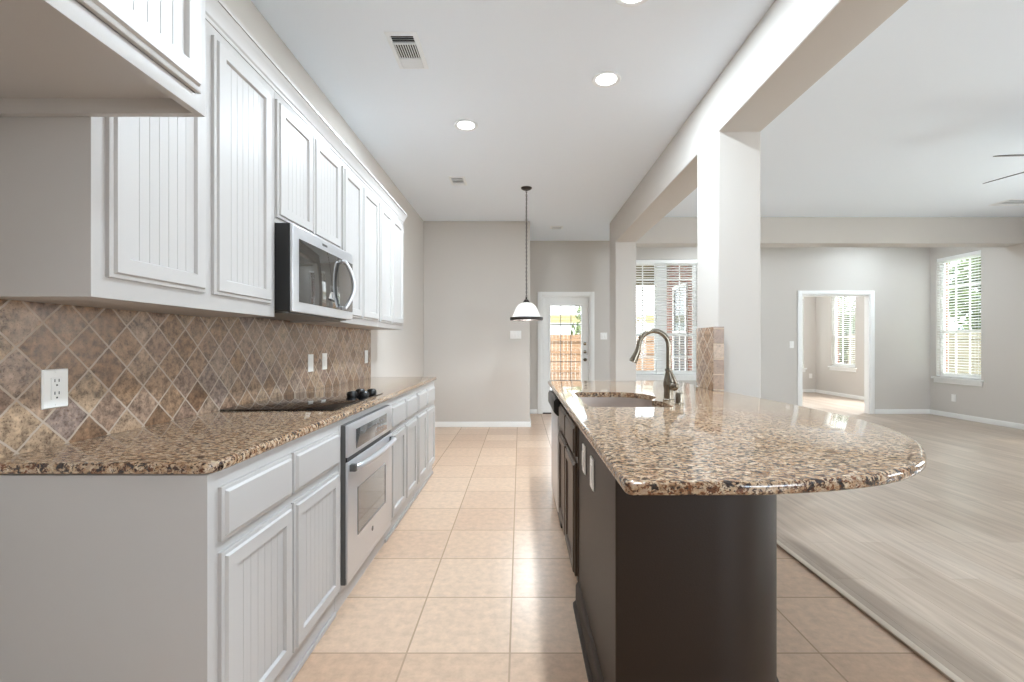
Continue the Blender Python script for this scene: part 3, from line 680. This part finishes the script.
# sink
t = thing('sink', (.57, 2.68, .70), 'stainless undermount sink in the island counter', 'sink')
ho = offset_poly(hole, -.004); mb = MB()
def ringz(p, z): return [(q[0], q[1], z) for q in p]
mb.loops([ringz(offset_poly(hole, -.022), .8810), ringz(ho, .8812), ringz(offset_poly(hole, .0), .85), ringz(offset_poly(hole, .004), .74), ringz(offset_poly(hole, .016), .705), ringz(offset_poly(hole, .024), .70)], cap0=False, cap1=True)
mb.build('bowl', 'sinksteel', t, smooth=60)
MB().box(.352, .70, 2.555, 2.585, .702, .845, .010, 3).build('divider', 'sinksteel', t)
for x, y in ((.57, 2.43), (.57, 2.82)): MB().lathe([(.045, 0), (.045, .003), (.03, .003), (.026, .001), (.001, .001)], (x, y, .7005), 24).build('drain', 'darksteel', t)
# faucet
t = thing('faucet', (.818, 2.575, .914), 'brushed nickel gooseneck faucet behind the island sink', 'faucet')
fx, fy = .818, 2.575
MB().lathe([(.031, 0), (.031, .006), (.026, .010), (.025, .06), (.029, .08), (.0295, .095), (.026, .112), (.019, .145), (.0165, .160), (.020, .164), (.020, .172), (.013, .176)], (fx, fy, .9145), 28).build('faucet_body', 'nickel', t)
cx, R = fx-.082, .082; zt = 1.215
pts = [(fx, fy, 1.085), (fx, fy, 1.15), (fx, fy, zt)] + [(cx+R*math.cos(a*PI/12), fy, zt+R*math.sin(a*PI/12)) for a in range(1, 12)] + [(cx-R, fy, zt), (cx-R-.006, fy, 1.192)]
MB().tube(pts, .0135, 14).build('spout', 'nickel', t)
MB().tube([(cx-R-.003, fy, 1.198), (cx-R-.012, fy, 1.172), (cx-R-.026, fy, 1.142), (cx-R-.034, fy, 1.126)], [.016, .017, .021, .0215], 16).build('spray_head', 'nickel', t)
hd = MB().tube([(fx+.006, fy-.024, .992), (fx+.016, fy-.034, .994), (fx+.030, fy-.040, .997), (fx+.040, fy-.042, .998)], [.018, .025, .023, .010], 16).build('handle_hub', 'nickel', t)
MB().tube([(fx+.026, fy-.050, 1.008), (fx+.010, fy-.052, 1.045), (fx-.006, fy-.050, 1.083)], [.009, .008, .005], 10).build('lever', 'nickel', hd)
t = thing('soap_dispenser', (.818, 2.40, .914), 'short nickel cylinder cap beside the faucet base', 'faucet accessory')
MB().lathe([(.023, 0), (.023, .005), (.0205, .007), (.0205, .055), (.0185, .06), (.001, .061)], (.818, 2.40, .9145), 24).build('cap', 'nickel', t)
MB().cyl((.818, 2.40, .9143), .026, .003).build('flange', 'nickel', t)
fP = cyc(lambda u, v, w: (.2745-w, u, v))
plate('wall_switch', fP, (1.985, .737), .075, .118, 'cream switch plate on the brown island side next to the sink cabinet', 'switch', 'rocker', group='plates on the island side')
plate('wall_outlet', fP, (1.765, .737), .075, .118, 'cream outlet plate on the brown island side towards the rounded end', 'outlet', group='plates on the island side')
# ------------------------------------------------------------------ ceiling things
def downlight(x, y, label, power=16.5):
    t = thing('recessed_light', (x, y, CEIL), label, 'light', 'recessed ceiling lights')
    MB().lathe([(.070, -.001), (.098, -.001), (.100, -.005), (.094, -.010), (.074, -.006), (.070, -.004)], (x, y, CEIL), 40, cap=False).build('trim_ring', 'vent', t)
    MB().cyl((x, y, CEIL-.0035), .071, .003, 40).build('lens', 'lamp_on', t)
    l = lamp('recessed_light_lamp', 'AREA', (0, 0, -.012), (0, 0, 0), power, (.76, .89, 1), shape='DISK', size=.13); l.parent = t
    return t
downlight(.595, 3.222, 'round lit recessed ceiling light above the island sink, in full view')
downlight(-.45, 3.897, 'round lit recessed ceiling light between the two ceiling vents')
downlight(.59, 2.43, 'round lit recessed ceiling light cut by the top edge of the view')

downlight(.62, .95, 'added unseen round recessed light above the rounded end of the island', 8)  # unseen light added to brighten the near end of the kitchen
downlight(3.3, 7.42, 'added unseen round recessed light behind the beam, over the twin window side', 8)  # unseen light added to brighten the far wall
downlight(5.9, 7.42, 'round recessed light behind the beam, in front of the wide doorway', 8)

def ceiling_vent(x0, x1, y0, y1, label, n=9):
    t = thing('ceiling_vent', ((x0+x1)/2, (y0+y1)/2, CEIL), label, 'vent', 'white ceiling registers')
    z = CEIL
    MB().rings(x0-.03, x1+.03, y0-.03, y1+.03, [(0, -.0005), (.002, -.004), (.026, -.010), (.030, -.006), (.030, -.0005)], cyc(lambda u, v, w: (u, v, z+w)), cap=False).build('frame', 'vent', t)
    MB().box(x0, x1, y0, y1, z-.0022, z-.0008).build('backing', 'ventdark', t)
    L = y1-y0; a, b = y0+L*.22, y0+L*.72; s = MB()
    for yy in (a, b): s.box(x0, x1, yy-.006, yy+.006, z-.012, z-.0024)
    for k in range(n):   # middle louvres, running away
        x = x0+(x1-x0)*(k+.5)/n; s.box(x-.0022, x+.0022, a+.006, b-.006, z-.011, z-.0024)
    for k in range(4):
        y = y0+(a-y0)*(k+.5)/4; s.loops([[(x0, y, z-.011), (x1, y, z-.011), (x1, y+.009, z-.0026), (x0, y+.009, z-.0026)], [(x0, y+.0012, z-.011), (x1, y+.0012, z-.011), (x1, y+.0102, z-.0026), (x0, y+.0102, z-.0026)]])
    for k in range(5):
        y = b+.008+(y1-b-.006)*(k+.4)/5; w = (y1-b)/6; s.loops([[(x0, y, z-.0026), (x1, y, z-.0026), (x1, y+w, z-.010), (x0, y+w, z-.010)], [(x0, y, z-.0046), (x1, y, z-.0046), (x1, y+w, z-.012), (x0, y+w, z-.012)]])
    s.build('louvers', 'vent', t, smooth=0)
    return t
ceiling_vent(-.766, -.633, 2.763, 3.07, 'white ceiling register with dark louvres above the microwave')
ceiling_vent(-.752, -.632, 5.12, 5.34, 'small ceiling register over the far end of the aisle, before the pendant')
ceiling_vent(.50, .64, 7.24, 7.36, 'tiny ceiling register near the patio door', 7)
ceiling_vent(6.18, 6.52, 5.90, 6.12, 'white ceiling register in the family room beyond the fan', 9)

# pendant
px, py = .075, 5.46
t = thing('pendant_light', (px, py, CEIL), 'pendant lamp with white glass dome and dark rim on a chain', 'lamp')
MB().lathe([(.001, -.028), (.02, -.028), (.045, -.022), (.062, -.010), (.065, -.0005)], (px, py, CEIL), 32).build('canopy', 'bronze', t)
ch = MB(); z = CEIL-.03; k = 0
while z > 1.775:
    mat = Matrix.Rotation(PI/2, 3, 'X') if k % 2 == 0 else Matrix.Rotation(PI/2, 3, 'Z') @ Matrix.Rotation(PI/2, 3, 'X')
    mat = Matrix.Diagonal((1, 1, 1.7)) @ mat
    ch.torus((px, py, z-.013), .0085, .0024, mat, 12, 5); z -= .0235; k += 1
ch.build('chain', 'bronze', t)
MB().tube([(px+.004*math.sin(i*1.1), py+.004*math.cos(i*1.3), CEIL-.028-(CEIL-.028-1.77)*i/20) for i in range(21)], .0028, 6).build('lamp_cord', 'bronze', t)
MB().lathe([(.001, .072), (.010, .070), (.012, .045), (.026, .038), (.030, .026), (.044, .010), (.047, 0), (.044, -.004)], (px, py, 1.705), 28).build('cap', 'bronze', t)
sh = MB().lathe([(.030, 1.712), (.062, 1.706), (.098, 1.682), (.124, 1.645), (.146, 1.592), (.162, 1.556), (.188, 1.535), (.186, 1.531), (.158, 1.552), (.141, 1.590), (.120, 1.641), (.095, 1.677), (.060, 1.701), (.030, 1.707)], (px, py, 0), 48, cap=False)
sh.build('lamp_shade', 'shadeglass', t, smooth=60)
MB().lathe([(.184, 1.538), (.191, 1.539), (.195, 1.522), (.190, 1.504), (.180, 1.503), (.176, 1.512), (.180, 1.530)], (px, py, 0), 48, cap=False).build('rim_band', 'bronze', t, smooth=60)
MB().lathe([(.001, 0), (.014, -.004), (.016, -.03), (.030, -.065), (.033, -.09), (.022, -.115), (.001, -.122)], (px, py, 1.70), 20).build('bulb', emit('bulb_lit', (1, .93, .82, 1), 3.0), t)
l = lamp('pendant_lamp', 'POINT', (0, 0, 1.57-CEIL), (0, 0, 0), 13, (.92, .96, 1), shadow_soft_size=.03); l.parent = t

# ceiling fan (its hub hangs just outside the picture)
hx, hy, hz = 4.42, 3.62, 2.70
t = thing('ceiling_fan', (hx, hy, hz), 'grey-bladed ceiling fan in the family room, only blade tips showing', 'fan')
MB().lathe([(.001, .349), (.07, .349), (.065, .32), (.03, .29), (.02, .285)], (hx, hy, hz), 28).build('canopy', 'bronze', t)
MB().cyl((hx, hy, hz+.06), .012, .24, 16).build('downrod', 'bronze', t)
MB().lathe([(.001, .07), (.05, .065), (.10, .045), (.115, .01), (.11, -.03), (.07, -.06), (.045, -.09), (.001, -.095)], (hx, hy, hz), 36).build('motor_housing', 'bronze', t)
for k in range(5):
    a = math.radians(104+72*k - 0.0); ca, sa = math.cos(a), math.sin(a); mb = MB(); out = []
    for (r, w) in ((.18, .035), (.24, .055), (.45, .062), (.63, .066), (.67, .05), (.685, .02)): out.append((r, w))
    poly = [(r, w) for r, w in out]+[(r, -w) for r, w in out[::-1]]
    mb.prism(poly, -.003, .003, lambda r, w, c, ca=ca, sa=sa: (hx+r*ca-w*sa, hy+r*sa+w*ca, hz+c-w*.31))
    bl = mb.build('blade', 'fan', t)
    MB().tube([(hx+.10*ca, hy+.10*sa, hz-.004), (hx+.19*ca, hy+.19*sa, hz-.010), (hx+.25*ca, hy+.25*sa, hz-.008)], .007, 8).build('blade_bracket', 'bronze', bl)

# ------------------------------------------------------------------ outdoors
struct(MB().box(-30, 45, 8.62, 60, -.35, -.12), 'patio_ground', 'concrete', 'pale ground outside the far windows', 'ground')
struct(MB().box(8.3, 45, -12, 8.6, -.35, -.12), 'lawn_ground', 'grass', 'green lawn outside the right-hand window', 'ground')
def fence(name, p0, p1, h, label, fm='fence'):
    p0, p1 = Vector(p0), Vector(p1); L = (p1-p0).length; e = (p1-p0)/L; nn = Vector((-e.y, e.x, 0))
    t = thing(name, (p0+p1)/2, label, 'fence')
    mb = MB(); n = int(L/.145)
    for k in range(n):
        a = p0+e*(L*k/n+.004); b = p0+e*(L*(k+1)/n-.004); hh = h+random.uniform(-.015, .015)
        q = [a, b, b+nn*.018, a+nn*.018]; mb.loops([[v+Vector((0, 0, 0)) for v in q], [v+Vector((0, 0, hh)) for v in q]])
    mb.build('boards', fm, t, smooth=0)
    r = MB()
    for z in (.3, 1.0, h-.25): r.loops([[p0-nn*.045+Vector((0, 0, z)), p1-nn*.045+Vector((0, 0, z)), p1-nn*.002+Vector((0, 0, z)), p0-nn*.002+Vector((0, 0, z))], [p0-nn*.045+Vector((0, 0, z+.09)), p1-nn*.045+Vector((0, 0, z+.09)), p1-nn*.002+Vector((0, 0, z+.09)), p0-nn*.002+Vector((0, 0, z+.09))]])
    r.build('rail', fm, t, smooth=0)
fence('wooden_fence', (-3, 17.5, -.12), (11.5, 17.5, -.12), 1.72, 'cedar plank fence seen through the patio door and twin window')
fence('wooden_fence', (12.2, 17.4, -.12), (12.2, -4, -.12), 1.75, 'weathered plank fence seen low through the tall family room window', 'fence_pale')
# patio cover
t = thing('patio_cover', (1.8, 10.4, 2.9), 'tan patio cover with post seen through the twin window', 'patio cover')
MB().box(1.45, 3.28, 8.65, 10.62, 2.93, 3.02).build('soffit', 'tan', t)
MB().box(1.45, 3.28, 10.45, 10.6, 2.56, 2.928).build('front_beam', 'tan', t)
MB().box(1.47, 1.6, 10.46, 10.59, -.12, 2.559).build('post', 'tan', t)
# brick wing with window
t = thing('brick_wing', (3.85, 9.5, 0), 'red brick wing of the house with a white window, seen through the blinds', 'building')
MB().box(3.30, 4.40, 8.66, 10.62, -.12, 3.3).build('brick_wall', 'brick', t, origin=(0, 0, 0))
w = MB(); w.box(3.262, 3.299, 9.2, 9.27, .5, 2.45); w.box(3.262, 3.299, 9.95, 10.02, .5, 2.45); w.box(3.262, 3.299, 9.271, 9.949, 2.38, 2.45); w.box(3.262, 3.299, 9.271, 9.949, .5, .57); w.box(3.262, 3.299, 9.271, 9.949, 1.45, 1.5); w.build('window_frame', 'trimwhite', t)
MB().box(3.285, 3.298, 9.272, 9.948, .572, 2.378).build('window_pane', plain('far_pane', lin(96, 104, 108), .05, spec=.8), t)
# neighbour's house
t = thing('neighbour_house', (2, 31, 0), 'pale neighbouring house beyond the back fence', 'building')
MB().box(-8, 14, 28, 36, -.12, 2.55).build('house_wall', 'siding', t)
MB().box(-8.6, 14.6, 27.3, 27.45, 2.5, 2.95).build('fascia', 'tan', t)
MB().prism([(27.46, 2.60), (27.46, 2.94), (32, 5.2), (36.6, 2.94), (36.6, 2.60)], -8.6, 14.6, lambda a, b, c: (c, a, b)).build('roof', 'rooftile', t)
# trees
def tree(loc, h, r, n, mat, label, seed):
    rnd = random.Random(seed); t = thing('leafy_tree', loc, label, 'tree', 'trees beyond the fences')
    x, y, z = loc
    tr = MB(); tr.tube([(x, y, z-.02), (x+.05, y, z+h*.3), (x-.04, y+.03, z+h*.6), (x, y, z+h*.85)], [.13, .11, .08, .03], 9)
    for k in range(6):
        a = k*1.05; tr.tube([(x, y, z+h*.3+.08*k*h*.5), (x+math.cos(a)*r*.5, y+math.sin(a)*r*.5, z+h*.5+.07*k*h*.5)], [.05, .015], 6)
    tr.build('trunk', 'bark', t)
    mb = MB(); bm = mb.bm
    cl = [(Vector((rnd.gauss(0, .45), rnd.gauss(0, .45), rnd.uniform(-.8, .8))), rnd.uniform(.25, .45)) for _ in range(26)]
    for i in range(n):
        c, cr = rnd.choice(cl); d = Vector((rnd.gauss(0, 1), rnd.gauss(0, 1), rnd.gauss(0, 1))).normalized()*cr*rnd.uniform(.6, 1)
        p = c+d; p = Vector((x+p.x*r, y+p.y*r, z+h*.58+p.z*h*.5)); s = rnd.uniform(.08, .15)
        u = Vector((rnd.gauss(0, 1), rnd.gauss(0, 1), rnd.gauss(0, 1))).normalized(); v = u.orthogonal().normalized()
        bm.faces.new([bm.verts.new(p+u*s), bm.verts.new(p+v*s*.45), bm.verts.new(p-u*s), bm.verts.new(p-v*s*.45)])
    mb.build('foliage', mat, t, smooth=0)
tree((13.8, 13.2, -.12), 5.8, 1.8, 16000, 'leaf_a', 'yellow-green leafy tree outside the tall family room window', 3)
tree((19.4, 18.2, -.12), 5.6, 2.2, 16000, 'leaf_b', 'dark blue-green tree behind the yellow-green one', 5)
tree((13.6, 19.6, -.12), 4.4, 1.2, 6000, 'leaf_a', 'leafy tree outside the window of the room beyond the doorway', 8)
tree((2.9, 19.2, -.12), 3.0, .7, 1500, 'leaf_a', 'small green tree over the back fence in the twin window', 11)
